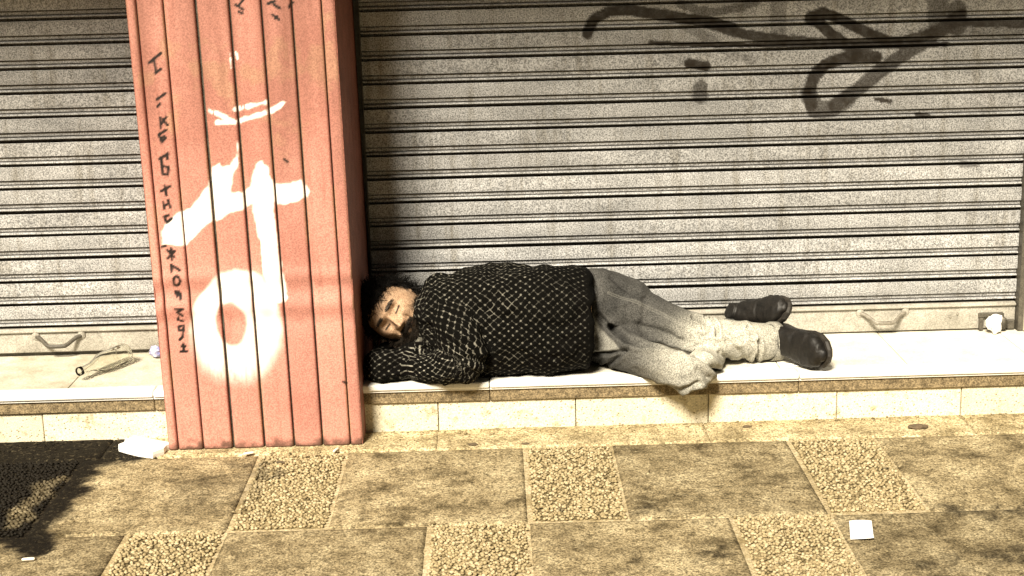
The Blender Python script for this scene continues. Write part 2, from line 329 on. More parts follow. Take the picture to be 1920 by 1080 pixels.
DABS=[[(-0.896, 1.052), (-0.863, 1.035), (-0.822, 1.015), (-0.783, 1.025), (-0.734, 1.041)], [(-0.82, 1.052), (-0.774, 1.063), (-0.728, 1.071)], [(-0.881, 1.015), (-0.822, 1.014)], [(-0.719, 1.044), (-0.698, 1.055), (-0.676, 1.069)], [(-0.825, 1.223), (-0.824, 1.171)], [(-0.81, 1.219), (-0.806, 1.202)]]
RING=[(-0.862, 0.393), (-0.993, 0.397), (-0.729, 0.389), (-0.85, 0.565), (-0.874, 0.217), (-0.879, 0.402), (-0.926, 0.404), (-0.831, 0.401), (-0.875, 0.469), (-0.884, 0.332)]
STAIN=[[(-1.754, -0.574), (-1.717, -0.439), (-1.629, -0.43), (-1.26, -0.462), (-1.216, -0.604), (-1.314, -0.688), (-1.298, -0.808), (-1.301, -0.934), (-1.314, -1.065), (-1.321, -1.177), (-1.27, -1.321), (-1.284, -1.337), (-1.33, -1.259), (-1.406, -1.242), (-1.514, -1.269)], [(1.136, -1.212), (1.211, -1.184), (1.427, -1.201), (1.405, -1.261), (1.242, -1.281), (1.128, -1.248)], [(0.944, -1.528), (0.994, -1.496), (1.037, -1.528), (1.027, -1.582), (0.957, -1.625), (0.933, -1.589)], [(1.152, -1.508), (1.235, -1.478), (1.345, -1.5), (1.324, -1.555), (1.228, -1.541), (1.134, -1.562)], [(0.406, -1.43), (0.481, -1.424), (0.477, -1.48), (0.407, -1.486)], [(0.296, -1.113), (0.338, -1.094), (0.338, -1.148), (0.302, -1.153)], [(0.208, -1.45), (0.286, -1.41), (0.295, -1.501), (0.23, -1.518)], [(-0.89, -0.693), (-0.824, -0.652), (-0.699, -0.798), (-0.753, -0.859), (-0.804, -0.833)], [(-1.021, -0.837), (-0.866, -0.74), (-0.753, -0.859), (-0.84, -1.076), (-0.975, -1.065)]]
ISLE=[[(-1.418, -0.897), (-1.437, -0.797), (-1.361, -0.752), (-1.361, -0.846), (-1.375, -0.942), (-1.393, -1.033), (-1.427, -1.082), (-1.449, -1.029)], [(-1.458, -1.015), (-1.41, -0.992), (-1.372, -1.086), (-1.388, -1.147), (-1.418, -1.157)]]
# ------------------------------------------------------------------ the ground and the pavement
STEP_Z, FRONT_Y = .158, -.432
gm = pymesh('ground', [(-60, -80, -.03), (60, -80, -.03), (60, 3, -.03), (-60, 3, -.03)], [(0, 1, 2, 3)])
link('ground', gm, M['ground'], kind='structure')
pavement = empty('pavement', (0, 0, 0), kind='structure')

GUM = [(float(a), float(c), float(d)) for a, c, d in zip(RNG.uniform(-1.6, 1.7, 34), RNG.uniform(-2.3, -.62, 34), RNG.uniform(.006, .013, 34))]
def stain_at(V):
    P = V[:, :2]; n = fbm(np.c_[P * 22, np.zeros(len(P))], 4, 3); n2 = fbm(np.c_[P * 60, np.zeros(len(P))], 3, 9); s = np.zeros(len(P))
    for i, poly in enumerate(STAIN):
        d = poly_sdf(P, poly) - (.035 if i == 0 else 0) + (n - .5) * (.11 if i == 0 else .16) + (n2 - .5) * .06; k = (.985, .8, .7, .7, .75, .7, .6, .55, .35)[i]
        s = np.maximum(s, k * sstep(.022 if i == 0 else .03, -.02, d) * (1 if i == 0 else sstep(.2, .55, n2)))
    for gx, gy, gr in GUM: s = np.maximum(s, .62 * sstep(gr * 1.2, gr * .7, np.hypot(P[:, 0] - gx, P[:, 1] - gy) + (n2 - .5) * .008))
    for poly in ISLE:
        d = poly_sdf(P, poly) + (n - .5) * .07; s = s * (1 - .25 * sstep(.012, -.012, d))
    return s
def slab(name, x0, x1, y0, y1, mat, step=.012, rough=.0012, z=0.0, seed=0):
    nx = max(3, int((x1 - x0) / step)); ny = max(3, int((y1 - y0) / step)); xs = np.linspace(x0, x1, nx); ys = np.linspace(y0, y1, ny)
    X, Y = np.meshgrid(xs, ys, indexing='ij'); P = np.c_[X.ravel(), Y.ravel(), np.zeros(X.size)]
    edge = np.minimum(np.minimum(P[:, 0] - x0, x1 - P[:, 0]), np.minimum(P[:, 1] - y0, y1 - P[:, 1])) + (fbm(P * 45, 3, seed + 5) - .5) * .006
    Z = z + (fbm(P * 30, 4, seed) - .5) * rough * 2 + (fbm(P * 3, 2, seed + 2) - .5) * .003 - .0035 * (1 - sstep(0, .008, edge))
    P[:, 2] = Z; V = P.tolist(); F = gridfaces(nx, ny); rim = [i * ny for i in range(nx)] + [(nx - 1) * ny + j for j in range(1, ny)] + [i * ny + ny - 1 for i in range(nx - 2, -1, -1)] + [j for j in range(ny - 2, 0, -1)]
    b0 = len(V); V += [(V[i][0], V[i][1], -.02) for i in rim]; m = len(rim); F = [f[::-1] for f in F] if False else F
    F += [(rim[k], rim[(k + 1) % m], b0 + (k + 1) % m, b0 + k) for k in range(m)]
    V = np.array(V); me = pymesh(name, V, F, {'stain': stain_at(V)})
    bm = bmesh.new(); bm.from_mesh(me); bmesh.ops.recalc_face_normals(bm, faces=bm.faces); bm.to_mesh(me); bm.free()
    if me.polygons[0].normal.z < 0: me.flip_normals()
    return me
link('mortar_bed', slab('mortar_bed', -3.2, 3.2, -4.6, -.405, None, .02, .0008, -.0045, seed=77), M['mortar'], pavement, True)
ico = bmesh.new(); bmesh.ops.create_icosphere(ico, subdivisions=1, radius=1); ICO_V = np.array([v.co[:] for v in ico.verts]); ICO_F = [tuple(v.index for v in f.verts) for f in ico.faces]; ico.free()
def pebbles(x0, x1, y0, y1, seed):
    rng = np.random.default_rng(seed); parts = []; pts = []; stains = []
    dx = .0128; row = 0; y = y0 + .012
    while y < y1 - .008:
        x = x0 + .012 + (dx / 2 if row % 2 else 0)
        while x < x1 - .008:
            if rng.random() > .06: pts.append((x + rng.normal(0, .0022), y + rng.normal(0, .0022)))
            x += dx
        y += dx * .80; row += 1
    V = []; F = []; o = 0
    for (x, y) in pts:
        a = rng.uniform(0, 6.28); l = rng.uniform(.0046, .0082); w = l * rng.uniform(.6, .9); h = rng.uniform(.003, .0055)
        v = ICO_V * np.array([l, w, h]) * (1 + rng.normal(0, .08, (12, 1))); c, s = math.cos(a), math.sin(a)
        v = np.c_[v[:, 0] * c - v[:, 1] * s + x, v[:, 0] * s + v[:, 1] * c + y, v[:, 2] + rng.uniform(-.0015, .0012)]
        V.append(v); F += [tuple(i + o for i in f) for f in ICO_F]; o += 12
    V = np.concatenate(V); return pymesh('pebbles', V, F, {'stain': stain_at(V)})
ROWY = [-.617, -1.213, -1.813, -2.413, -3.013]; GAP = .0032
for r in range(4):
    y1, y0 = ROWY[r], ROWY[r + 1]; base = -.27 * r
    for k in range(-4, 4):
        x = base + .81 * k
        for (a, b, peb) in ((x, x + .27, True), (x + .27, x + .81, False)):
            if b < -2.4 or a > 2.4: continue
            fine = r < 2 and b > -1.9 and a < 1.9
            if peb:
                t = link('pebble_slab', slab('pebble_slab', a + GAP, b - GAP, y0 + GAP, y1 - GAP, None, .012 if fine else .05, .001, -.004, seed=r * 31 + k), M['matrix'], pavement, True)
                if r < 3: link('pebbles', pebbles(a + GAP, b - GAP, y0 + GAP, y1 - GAP, 100 + r * 20 + k), M['pebble'], t, True, kind='stuff')
            else:
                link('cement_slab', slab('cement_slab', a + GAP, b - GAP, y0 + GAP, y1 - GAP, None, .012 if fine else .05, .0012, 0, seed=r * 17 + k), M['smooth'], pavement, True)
for a, b in ((-2.6, -1.3), (-1.3, -.266), (-.266, .58), (.58, 1.404), (1.404, 2.6)):
    link('border_slab', slab('border_slab', a + .002, b - .002, ROWY[0] + GAP, FRONT_Y + .004, None, .012, .0022, .001, seed=int(a * 50)), M['border'], pavement, True)

# ------------------------------------------------------------------ the step under the shutters
step = empty('step', (0, 0, 0), kind='structure')
link('step_core', boxmesh('step_core', -3.2, 3.2, -.40, .12, .0, STEP_Z - .012, 0), M['mortar'], step)
def tiles_between(x0, x1, first, pitch, mat):
    k = math.floor((x0 - first) / pitch); 
    while first + k * pitch < x1:
        a, b = max(first + k * pitch, x0), min(first + (k + 1) * pitch, x1)
        if b - a > .01:
            o = link('step_tile', boxmesh('step_tile', a + .0016, b - .0016, -.3795, .10, STEP_Z - .011, STEP_Z + random.uniform(-.0006, .0006), .0012), mat, step)
        k += 1
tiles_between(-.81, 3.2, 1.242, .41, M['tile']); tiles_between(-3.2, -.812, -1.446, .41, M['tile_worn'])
for k, (a, b) in enumerate(((-3.2, -2.1), (-2.1, -1.16), (-1.16, -.1), (-.1, .88), (.88, 1.9), (1.9, 3.2))):
    link('nosing_strip', boxmesh('nosing_strip', a + .001, b - .001, -.456, -.387, .1405, .1606, .005, 3), M['nosing'], step, True)
    link('nosing_lip', boxmesh('nosing_lip', a + .001, b - .001, -.449, -.40, .1335, .1402, .001), M['nosing'], step)
    link('granite_band', boxmesh('granite_band', a + .001, b - .001, -.442, -.398, .0945, .1332, .002), M['band'], step)
RJ = [-3.2, -2.78, -2.36, -1.94, -1.52, -1.104, -.69, -.266, .172, .595, 1.006, 1.404, 1.82, 2.24, 2.66, 3.2]
for a, b in zip(RJ[:-1], RJ[1:]):
    nx = 40; me = boxmesh('riser_stone', a + .0015, b - .0015, FRONT_Y + random.uniform(-.001, .001), -.399, -.01, .0935, .002)
    V = coords(me); d = np.where((V[:, 0] > -1.2) & (V[:, 0] < -1.0), 0.0, 0.0)
    link('riser_stone', me, M['riser'], step)

# ------------------------------------------------------------------ the roller shutters
PITCH = .0797; Z_LINE = 1.2135
PROF = [(0, 0), (-.0004, -.0012), (-.0012, -.012), (-.0014, -.024), (-.0012, -.036), (-.0004, -.0452), (.001, -.0460), (.018, -.0464), (.018, -.0492), (.0085, -.0496), (.0078, -.0514), (.0080, -.0556),
        (.0086, -.0592), (.0100, -.0606), (.018, -.0610), (.018, -.0634), (.0030, -.0640), (-.0004, -.0662), (-.0012, -.0684), (-.0002, -.0700), (.002, -.0704), (.030, -.0706), (.030, -.0796)]
def slat_mesh(x0, x1, ztop, fine, seed):
    nx = int((x1 - x0) / (.0048 if fine else .05)) + 2; xs = np.linspace(x0, x1, nx)
    prof = PROF if not fine else [PROF[0]] + sum(([((a[0] + b[0]) / 2, (a[1] + b[1]) / 2), b] if b[1] - a[1] < -.008 else [b] for a, b in zip(PROF[:-1], PROF[1:])), [])
    pr = np.array(prof); m = len(pr); X = np.repeat(xs, m); Yp = np.tile(pr[:, 0], nx); Zp = np.tile(pr[:, 1], nx)
    q = np.c_[X * 1.7, np.full(len(X), seed * 3.1), np.zeros(len(X))]
    dy = (fbm(q, 2, 4) - .5) * .004; dz = (fbm(np.c_[X * .9, np.full(len(X), seed * 5.7), np.zeros(len(X))], 2, 8) - .5) * .003
    V = np.c_[X, Yp + dy, ztop + Zp + dz]; paint = np.zeros(len(V))
    if fine:
        P = V[:, [0, 2]]; wob = (fbm(np.c_[P * 60, np.zeros(len(P))], 3, 6) - .5); tr = 1 - paint
        for line, w, op in GRAFFITI:
            w = w * 1.18; op = 1 - (1 - min(op, .97)) ** 2; d = seg_dist(P, line) + wob * .007; tr = tr * (1 - op * .99 * sstep(w * 1.05, w * .84, d))
        paint = (1 - tr) * (.97 + .25 * wob)
    return pymesh('slat', V, gridfaces(nx, m), {'paint': np.clip(paint, 0, 1)})
def handle_mesh(cx, zt, w):
    pts = []; n = 14
    for k in range(n + 1):
        a = k / n; x = (a - .5) * w; dip = min(1, 3.2 * min(a, 1 - a)) ; dip = dip * dip * (3 - 2 * dip)
        pts.append((cx + x * (1 - .12 * dip), -.012 - .034 * dip, zt - .026 * dip))
    return loft([(p, .0070, .0058) for p in pts], 10, (0, .2, 1), round_caps=True)
def shutter(name, x0, x1, label, handle_x, fine_any, gap, hmat):
    s = empty(name, ((x0 + x1) / 2, 0, STEP_Z), label=label, cat='roller shutter')
    for k in range(-11, 12):
        zt = Z_LINE - k * PITCH                              # the dark gap sits just above zt
        fine = fine_any and -2 <= k <= 7
        xa = x0 if not fine else x0
        link('slat', slat_mesh(x0, x1, zt, fine, k + (50 if fine_any else 0)), M['slat'], s)
    zb = Z_LINE - 12 * PITCH
    r = link('bottom_rail', boxmesh('bottom_rail', x0, x1, -.006, .02, STEP_Z + gap, zb - .001, .003, 2), M['rail'], s, True)
    link('rail_flange', boxmesh('rail_flange', x0 + .001, x1 - .001, -.016, -.0062, zb - .012, zb - .0035, .002), M['rail'], r)
    link('rubber_seal', boxmesh('rubber_seal', x0 + .002, x1 - .002,   .012, .0195, STEP_Z + .0015, STEP_Z + gap - .0005, 0), M['dark_metal'], r)
    V, F = handle_mesh(handle_x,   .230, .148); h = link('handle', pymesh('handle', V, F), hmat, r, True)
    for sx in (-1, 1):
        V, F = loft([((handle_x + sx * .078, -.0062, .233), .014, .019), ((handle_x + sx * .078, -.0095, .233), .013, .018), ((handle_x + sx * .078, -.0125, .232), .008, .010)], 14, (1, 0, 0))
        link('handle_plate', pymesh('handle_plate', V, F), M['rail'], r, True)
    return s, r
sh_l, rail_l = shutter('roller_shutter', -2.75, -1.10, 'grey metal roller shutter left of the red pillar, plain without graffiti', -1.572, False, .015, M['dark_metal'])
sh_r, rail_r = shutter('roller_shutter', -.492, 1.715, 'wide grey metal roller shutter with dark sprayed graffiti behind the sleeping man', 1.256, True, .006, M['handle'])
# lock hasp at the right end of the right shutter
hs = link('lock_hasp', boxmesh('lock_hasp', 1.585, 1.672, -.022, -.0065, .206, .222, .003), M['dark_metal'], rail_r)
for x in (1.588, 1.655): link('hasp_arm', boxmesh('hasp_arm', x, x + .014, -.0215, -.0066, .161, .2055, .002), M['dark_metal'], rail_r)
V, F = loft([((1.664, -.024, .19), .012, .024), ((1.668, -.040, .188), .011, .022)], 14, (1, 0, 0)); link('padlock', pymesh('padlock', V, F), M['dark_metal'], rail_r, True)
for x in (1.49, 1.515):
    V, F = loft([((x, -.0062, .212 + (x - 1.5) * .4), .005, .005), ((x, -.009, .212 + (x - 1.5) * .4), .0035, .0035)], 10, (1, 0, 0)); link('rivet', pymesh('rivet', V, F), M['handle'], rail_r, True)
link('end_stop', boxmesh('end_stop', 1.684, 1.712, -.020, -.0065, .162, .196, .004), M['dark_metal'], rail_r)
g = link('guide_rail', boxmesh('guide_rail', 1.7165, 1.7345, -.034, .05, STEP_Z + .001, 2.2, .002), M['dark_metal'], sh_r)
g = link('guide_rail', boxmesh('guide_rail', -.4935, -.4925, -.02, .04, STEP_Z + .001, 2.2, 0), M['dark_metal'], sh_r)
# facade round the shutters
fac = empty('facade_wall', (0, .2, 0), label='cream plastered wall framing the shutters, seen at the far right edge', cat='wall')
link('pier', boxmesh('pier', 1.735, 2.9, -.05, .4, STEP_Z + .0005, 2.2, .004), M['wall'], fac)
link('pier', boxmesh('pier', -3.6, -2.751, -.05, .4, STEP_Z + .0005, 2.2, .004), M['wall'], fac)
link('lintel', boxmesh('lintel', -3.6, 2.9, -.02, .4, 2.201, 3.4, .004), M['wall'], fac)
link('inner_wall', boxmesh('inner_wall', -2.75, 1.734, .06, .4, STEP_Z + .0005, 2.2, 0), M['concrete_grey'], fac)
shade_slab = empty('added_shade_slab', (0, -.02, SHADE_Z), label='unseen concrete slab added over both shutters to shade their upper slats', cat='added_shade_slab')  # out of view, added to dim the light on the upper wall
link('added_slab', boxmesh('added_slab', -3.6, 2.9, SHADE_Y, -.021, SHADE_Z, SHADE_Z + .10, .006), M['concrete_grey'], shade_slab)
link('shade_slab_edge', boxmesh('shade_slab_edge', -3.6, 2.9, SHADE_Y - .03, SHADE_Y - .001, SHADE_Z - .04, SHADE_Z + .12, .004), M['wall'], shade_slab)

# ------------------------------------------------------------------ the red boarded pillar
PIL_Y = -.560; PIL_TOP = min(2.6, SHADE_Z - .002)
pil = empty('pillar', (-.81, -.28, 0), label='red boarded pillar with white sprayed tag and black scrawl beside the sleeping man', cat='pillar')
def lean(x, z): return x + .0125 * (.68 - z)
def board(name, a, b, fine=True, depth=.012):
    xs = np.linspace(a + .0014, b - .0014, max(3, int((b - a) / .0042))); zs = np.concatenate([np.linspace(.003, 1.42, 340), np.linspace(1.47, PIL_TOP, 6)])
    X, Zg = np.meshgrid(xs, zs, indexing='ij'); nx, nz = X.shape; X = X.ravel(); Zg = Zg.ravel()
    cup = .0016 * ((X - (a + b) / 2) / ((b - a) / 2)) ** 2; edge = np.minimum(X - xs[0], xs[-1] - X); rnd = .0030 * (1 - sstep(0, .0045, edge))
    dent = sum(h * np.exp(-((Zg - z0) / s) ** 2) for z0, h, s in ((.548, -.0036, .022), (.505, .0040, .026), (.452, -.0036, .022), (.405, .0040, .028)))
    P2 = np.c_[X * 6, Zg * 6, np.zeros(len(X))]; dent = dent * (.5 + fbm(P2, 2, 3))
    Yv = PIL_Y + cup + rnd + dent + (fbm(np.c_[X * 20, Zg * 2.2, np.zeros(len(X))], 2, 21) - .5) * .003
    P = np.c_[lean(X, Zg), Zg]; n = fbm(np.c_[P * 55, np.zeros(len(P))], 3, 5); n2 = fbm(np.c_[P[:, 0] * 160, P[:, 1] * 30, np.zeros(len(P))], 3, 7); n3 = fbm(np.c_[P * 9, np.zeros(len(P))], 3, 15)
    w = sstep(.003, -.004, poly_sdf(P, SWEEP) + (n - .5) * .012)
    for i, l in enumerate(DABS): w = np.maximum(w, sstep(.0095 if i < 4 else .004, .003 if i < 4 else .001, seg_dist(P, l) + (n - .5) * .014) * sstep(.30, .46, n2 + .10))
    cx, cz = RING[0]; ro = np.hypot((P[:, 0] - cx - .06 * (P[:, 1] - cz)) / .131, (P[:, 1] - cz) / .172); hx, hz = RING[5]; ri = np.hypot((P[:, 0] - hx + .03 * (P[:, 1] - hz)) / .0475, (P[:, 1] - hz) / .069)
    soft = .05 + .16 * sstep(.1, -.15, P[:, 1] - cz); ring = sstep(1 + soft, 1 - soft * 1.3, ro + (n3 - .5) * .22 + (n - .5) * .05) * sstep(.86, 1.14, ri + (n - .5) * .12)
    ring = ring * (1 - .55 * sstep(.35, .75, n2) * sstep(-.06, -.16, P[:, 1] - cz)) * (1 - .35 * sstep(.5, .7, n3) * sstep(-.05, .06, P[:, 0] - cx)); w = np.maximum(w, np.clip(ring, 0, .97))
    ink = np.zeros(len(P)); 
    for l in SCRAWL: ink = np.maximum(ink, sstep(.0056, .0028, seg_dist(P, l) + (n - .5) * .002))
    dirt = .85 * sstep(.035, 0, Zg + (n - .5) * .05) ; shade_grime = (.24 + .36 * sstep(.3, .7, fbm(np.c_[P[:, 0] * 26, P[:, 1] * 1.6, np.zeros(len(P))], 3, 88))) * sstep(.55, 1.3, Zg + (n3 - .5) * .2); sc = sstep(.58, .70, fbm(np.c_[P * 13, np.zeros(len(P))], 4, 33)) * sstep(.85, 1.0, Zg) * .55  # upper boards darkened: fading light painted in along with streaky grime
    sc = np.maximum(sc, np.where((edge < .004), sstep(.52, .62, fbm(np.c_[P[:, 0] * 40, P[:, 1] * 8, np.zeros(len(P))], 2, 44)) * .9, 0))
    V = np.c_[P[:, 0], Yv, P[:, 1]]; nb = len(V); F = gridfaces(nx, nz)
    ring_i = [i * nz for i in range(nx)] + [(nx - 1) * nz + j for j in range(1, nz)] + [i * nz + nz - 1 for i in range(nx - 2, -1, -1)] + [j for j in range(nz - 2, 0, -1)]
    back = V[ring_i].copy(); back[:, 1] = PIL_Y + .016; m = len(ring_i); V = np.concatenate([V, back]); F += [(ring_i[k], nb + k, nb + (k + 1) % m, ring_i[(k + 1) % m]) for k in range(m)]
    ex = lambda arr: np.concatenate([np.clip(arr, 0, 1), np.clip(arr, 0, 1)[ring_i] * 0])
    me = pymesh(name, V, F, {'white': ex(w), 'ink': ex(ink), 'dirt': ex(dirt), 'shade_grime': ex(shade_grime), 'scuff': ex(sc)}); bm = bmesh.new(); bm.from_mesh(me); bmesh.ops.recalc_face_normals(bm, faces=bm.faces); bm.to_mesh(me); bm.free()
    if me.polygons[len(F) // 3 if len(F) // 3 < (nx - 1) * (nz - 1) else 0].normal.y > 0: me.flip_normals()
    return me
BE = [-1.108, -1.079, -1.001, -.908, -.811, -.719, -.631, -.545, -.506]
GW = [.0, .0012, .0012, .0032, .0024, .0018, .0018, .0010, 0]
for i in range(len(BE) - 1):
    link('board', board('board', BE[i] + GW[i], BE[i + 1] - GW[i + 1]), M['red'], pil, True)
core = boxmesh('pillar_core', -1.104, -.510, PIL_Y + .0162, .02, .002, PIL_TOP, 0); Vc = coords(core); Vc[:, 0] = lean(Vc[:, 0], Vc[:, 2]); setco(core, Vc)
link('pillar_core', core, M['dark_metal'], pil)
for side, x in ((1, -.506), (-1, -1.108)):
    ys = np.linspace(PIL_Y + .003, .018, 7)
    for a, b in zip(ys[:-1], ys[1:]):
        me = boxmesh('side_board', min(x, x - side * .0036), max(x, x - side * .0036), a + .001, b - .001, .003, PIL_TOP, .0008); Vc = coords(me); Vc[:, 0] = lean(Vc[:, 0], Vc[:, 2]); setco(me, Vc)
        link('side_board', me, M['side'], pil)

# ------------------------------------------------------------------ the sleeping man
def cap(path, rad, ref=(0, 0, 1), n=20, flat=1.0): return loft([(p, r, r * flat) for p, r in zip(path, rad)], n, ref, round_caps=True)
def ease(path, k=4):
    """Catmull-Rom points through a joint path"""
    P = [np.array(p, float) for p in path]; out = []
    for i in range(len(P) - 1):
        p0, p1, p2, p3 = P[max(i - 1, 0)], P[i], P[i + 1], P[min(i + 2, len(P) - 1)]
        for s in range(k):
            t = s / k; out.append(.5 * (2 * p1 + (p2 - p0) * t + (2 * p0 - 5 * p1 + 4 * p2 - p3) * t * t + (3 * p1 - p0 - 3 * p2 + p3) * t ** 3))
    return out + [P[-1]]
def limb(path4, k=4, **kw):
    E = ease([(*p[0], p[1]) for p in path4], k); return cap([e[:3] for e in E], [max(e[3], .01) for e in E], **kw)
TORSO = [((-.298, -.245, .345), .082, .088), ((-.258, -.272, .326), .142, .130), ((-.2, -.294, .324), .166, .154), ((-.1, -.308, .325), .168, .162), ((0, -.310, .324), .167, .165), ((.1, -.308, .322), .165, .164), ((.18, -.304, .319), .160, .158), ((.222, -.303, .317), .153, .152)]
L_ARM = [((-.232, -.285, .402), .080), ((-.215, -.375, .370), .078), ((-.185, -.450, .305), .072), ((-.172, -.474, .246), .064), ((-.235, -.456, .216), .052), ((-.315, -.412, .209), .046)]
R_ARM = [((-.25, -.28, .240), .072), ((-.36, -.375, .216), .055), ((-.440, -.418, .209), .050), ((-.462, -.36, .206), .046), ((-.443, -.27, .206), .042)]
L_LEG = [((.285, -.212, .340), .113), ((.315, -.220, .335), .106), ((.395, -.245, .310), .084), ((.49, -.290, .283), .068), ((.590, -.328, .254), .066), ((.69, -.318, .236), .064), ((.80, -.288, .221), .060), ((.822, -.283, .219), .059)]
R_LEG = [((.275, -.27, .240), .084), ((.33, -.345, .226), .068), ((.385, -.410, .214), .059), ((.448, -.470, .203), .057), ((.508, -.516, .188), .059), ((.535, -.518, .186), .055), ((.575, -.44, .193), .048), ((.64, -.30, .203), .044), ((.69, -.2, .204), .044), ((.715, -.12, .210), .045)]
PELVIS = [((.20, -.225, .318), .140, .128), ((.27, -.215, .312), .148, .130), ((.34, -.225, .305), .130, .120)]
def on_step(V, lift=.001):
    """flatten whatever rests on the step so that it sits on the stone instead of sinking in"""
    over = V[:, 1] > -.490; z = np.where(over, STEP_Z + .0022 + lift, -1); out = V.copy(); out[:, 2] = np.maximum(V[:, 2], z); return out
# head, built in its own frame: x to the left ear, y to the face, z to the crown
HEAD_C = np.array([-.396, -.272, .346]); Hz = np.array([-.86, .05, .50]); Hz /= np.linalg.norm(Hz)
Hy = np.array([.10, -.97, -.02]); Hy -= (Hy @ Hz) * Hz; Hy /= np.linalg.norm(Hy); Hx = np.cross(Hy, Hz)
def head_world(L): return HEAD_C + L[:, :1] * Hx + L[:, 1:2] * Hy + L[:, 2:3] * Hz
def head_shape(D):
    """unit directions -> skull and face surface in the head frame"""
    x, y, z = D[:, 0], D[:, 1], D[:, 2]; P = D * np.array([.086, .102, .120])
    low = sstep(.1, -.95, z); P[:, 0] *= 1 - .22 * low; P[:, 1] += .010 * low * (y > -.3); P[:, 1] = np.where(y < 0, P[:, 1] * (1 - .22 * low), P[:, 1])
    f = sstep(.05, .5, y); X, Zc = P[:, 0], P[:, 2]; G = lambda cx, cz, sx, sz: np.exp(-((X - cx) / sx) ** 2 - ((Zc - cz) / sz) ** 2)
    d = .011 * (G(-.026, .034, .026, .011) + G(.026, .034, .026, .011)) + .003 * G(0, .034, .012, .012)
    d += -.024 * (G(-.031, .012, .015, .012) + G(.031, .012, .015, .012)) + .0105 * (G(-.031, .011, .011, .0075) + G(.031, .011, .011, .0075))
    d += -.006 * (G(-.031, .0050, .013, .0028) + G(.031, .0055, .013, .0022))
    ridge = np.exp(-(X / (.0075 + .004 * sstep(.01, -.025, Zc))) ** 2) * sstep(.030, -.018, Zc) * sstep(-.040, -.027, Zc); d += .034 * ridge
    d += .014 * (G(-.012, -.027, .0065, .0075) + G(.012, -.027, .0065, .0075)); d += .011 * (G(-.044, -.012, .018, .018) + G(.044, -.012, .018, .018))
    d += -.012 * (G(-.027, -.040, .006, .018) + G(.027, -.040, .006, .018)); d += .008 * G(0, -.050, .026, .013) - .014 * G(0, -.0535, .022, .0036) + .010 * G(0, -.088, .024, .014) - .003 * G(0, -.068, .018, .006)
    P[:, 1] += d * f
    return P
ib = bmesh.new(); bmesh.ops.create_icosphere(ib, subdivisions=6, radius=1); HD = np.array([v.co[:] for v in ib.verts]); HF = [tuple(v.index for v in f.verts) for f in ib.faces]; ib.free()
head_part = (head_world(head_shape(HD)), HF)
def ear(sx):
    pts = [(sx * .074, -.012, .012), (sx * .082, -.016, -.004), (sx * .078, -.014, -.024)]; w = head_world(np.array(pts)); return cap(list(w), [.013, .015, .010], ref=tuple(Hy), flat=.55)
def hand(wrist, fwd, palm_n, size=1.0, curl=.9):
    """palm and five bent fingers"""
    f = np.array(fwd, float); f /= np.linalg.norm(f); n = np.array(palm_n, float); n -= (n @ f) * f; n /= np.linalg.norm(n); s = np.cross(f, n); w = np.array(wrist, float); out = []
    out.append(loft([(w, .022, .016), (w + f * .03, .034, .015), (w + f * .065, .040, .014), (w + f * .085, .038, .011)], 16, tuple(s), round_caps=True))
    for k, L in ((-1.5, .062), (-.5, .074), (.5, .079), (1.5, .070)):
        p = w + f * .082 + s * k * .0185; d = f.copy(); pts = [p]
        for j, frac in enumerate((.45, .32, .23)):
            a = curl * (.35 + .45 * j); d = f * math.cos(a) + n * math.sin(a); p = p + d * L * frac; pts.append(p)
        out.append(cap(pts, [.0092, .0088, .0082, .0070], ref=tuple(s), n=10))
    b = w + f * .028 - s * .030; out.append(cap([b, b + f * .028 - s * .018 + n * .010, b + f * .052 - s * .020 + n * .024], [.0115, .0098, .0082], ref=tuple(n), n=10)); return out
thin = lambda L, d: [(p, max(r - d, .012)) for p, r in L]
def sec_thin(T, d): return [(c, a - d, b - d) for c, a, b in T]
neck = limb([((-.27, -.25, .338), .068), ((-.315, -.255, .342), .060), ((-.36, -.262, .345), .057)])
body_parts = [head_part, ear(1), ear(-1), neck, loft(sec_thin(TORSO, .018), 28, round_caps=False), loft(sec_thin(PELVIS, .050), 28, round_caps=True),
              limb(thin(L_ARM, .016)), limb(thin(R_ARM, .014)), limb(thin(L_LEG, .040)), limb(thin(R_LEG, .036))]
body_parts += hand((-.345, -.365, .212), (-.8, .5, .02), (-.1, .2, -1)) + hand((-.435, -.215, .205), (.25, .95, .04), (.3, 0, 1), curl=.35)
for (a, b) in (((.815, -.275, .217), (.850, -.262, .214)), ((.715, -.12, .210), (.75, -.115, .235))): body_parts.append(cap([a, b], [.040, .036]))
bme = remesh('person', body_parts, .0028, 1); Vb = on_step(coords(bme)); setco(bme, Vb)
Lh = np.c_[(Vb - HEAD_C) @ Hx, (Vb - HEAD_C) @ Hy, (Vb - HEAD_C) @ Hz]; inh = (np.abs(Lh) < np.array([.115, .16, .15])).all(1) & (Lh[:, 1] > -.03); hn = fbm(Vb * 170, 2, 3) - .5; ax_ = np.abs(Lh[:, 0])
chin = sstep(-.058, -.070, Lh[:, 2] + hn * .02); jaw = sstep(.046, .060, ax_ + hn * .02) * sstep(-.020, -.036, Lh[:, 2] + hn * .02); mous = sstep(.034, .028, ax_ + hn * .01) * sstep(.0075, .0045, np.abs(Lh[:, 2] + .0435) + hn * .006)
brow = sstep(.0070, .0040, np.abs(Lh[:, 2] - .036 + .25 * (ax_ - .03) ** 2 / .03) + hn * .006) * sstep(.010, .016, ax_) * sstep(.054, .046, ax_); lash = sstep(.0036, .0018, np.abs(Lh[:, 2] - .0045 - .10 * (ax_ - .031))) * sstep(.016, .020, ax_) * sstep(.050, .044, ax_)
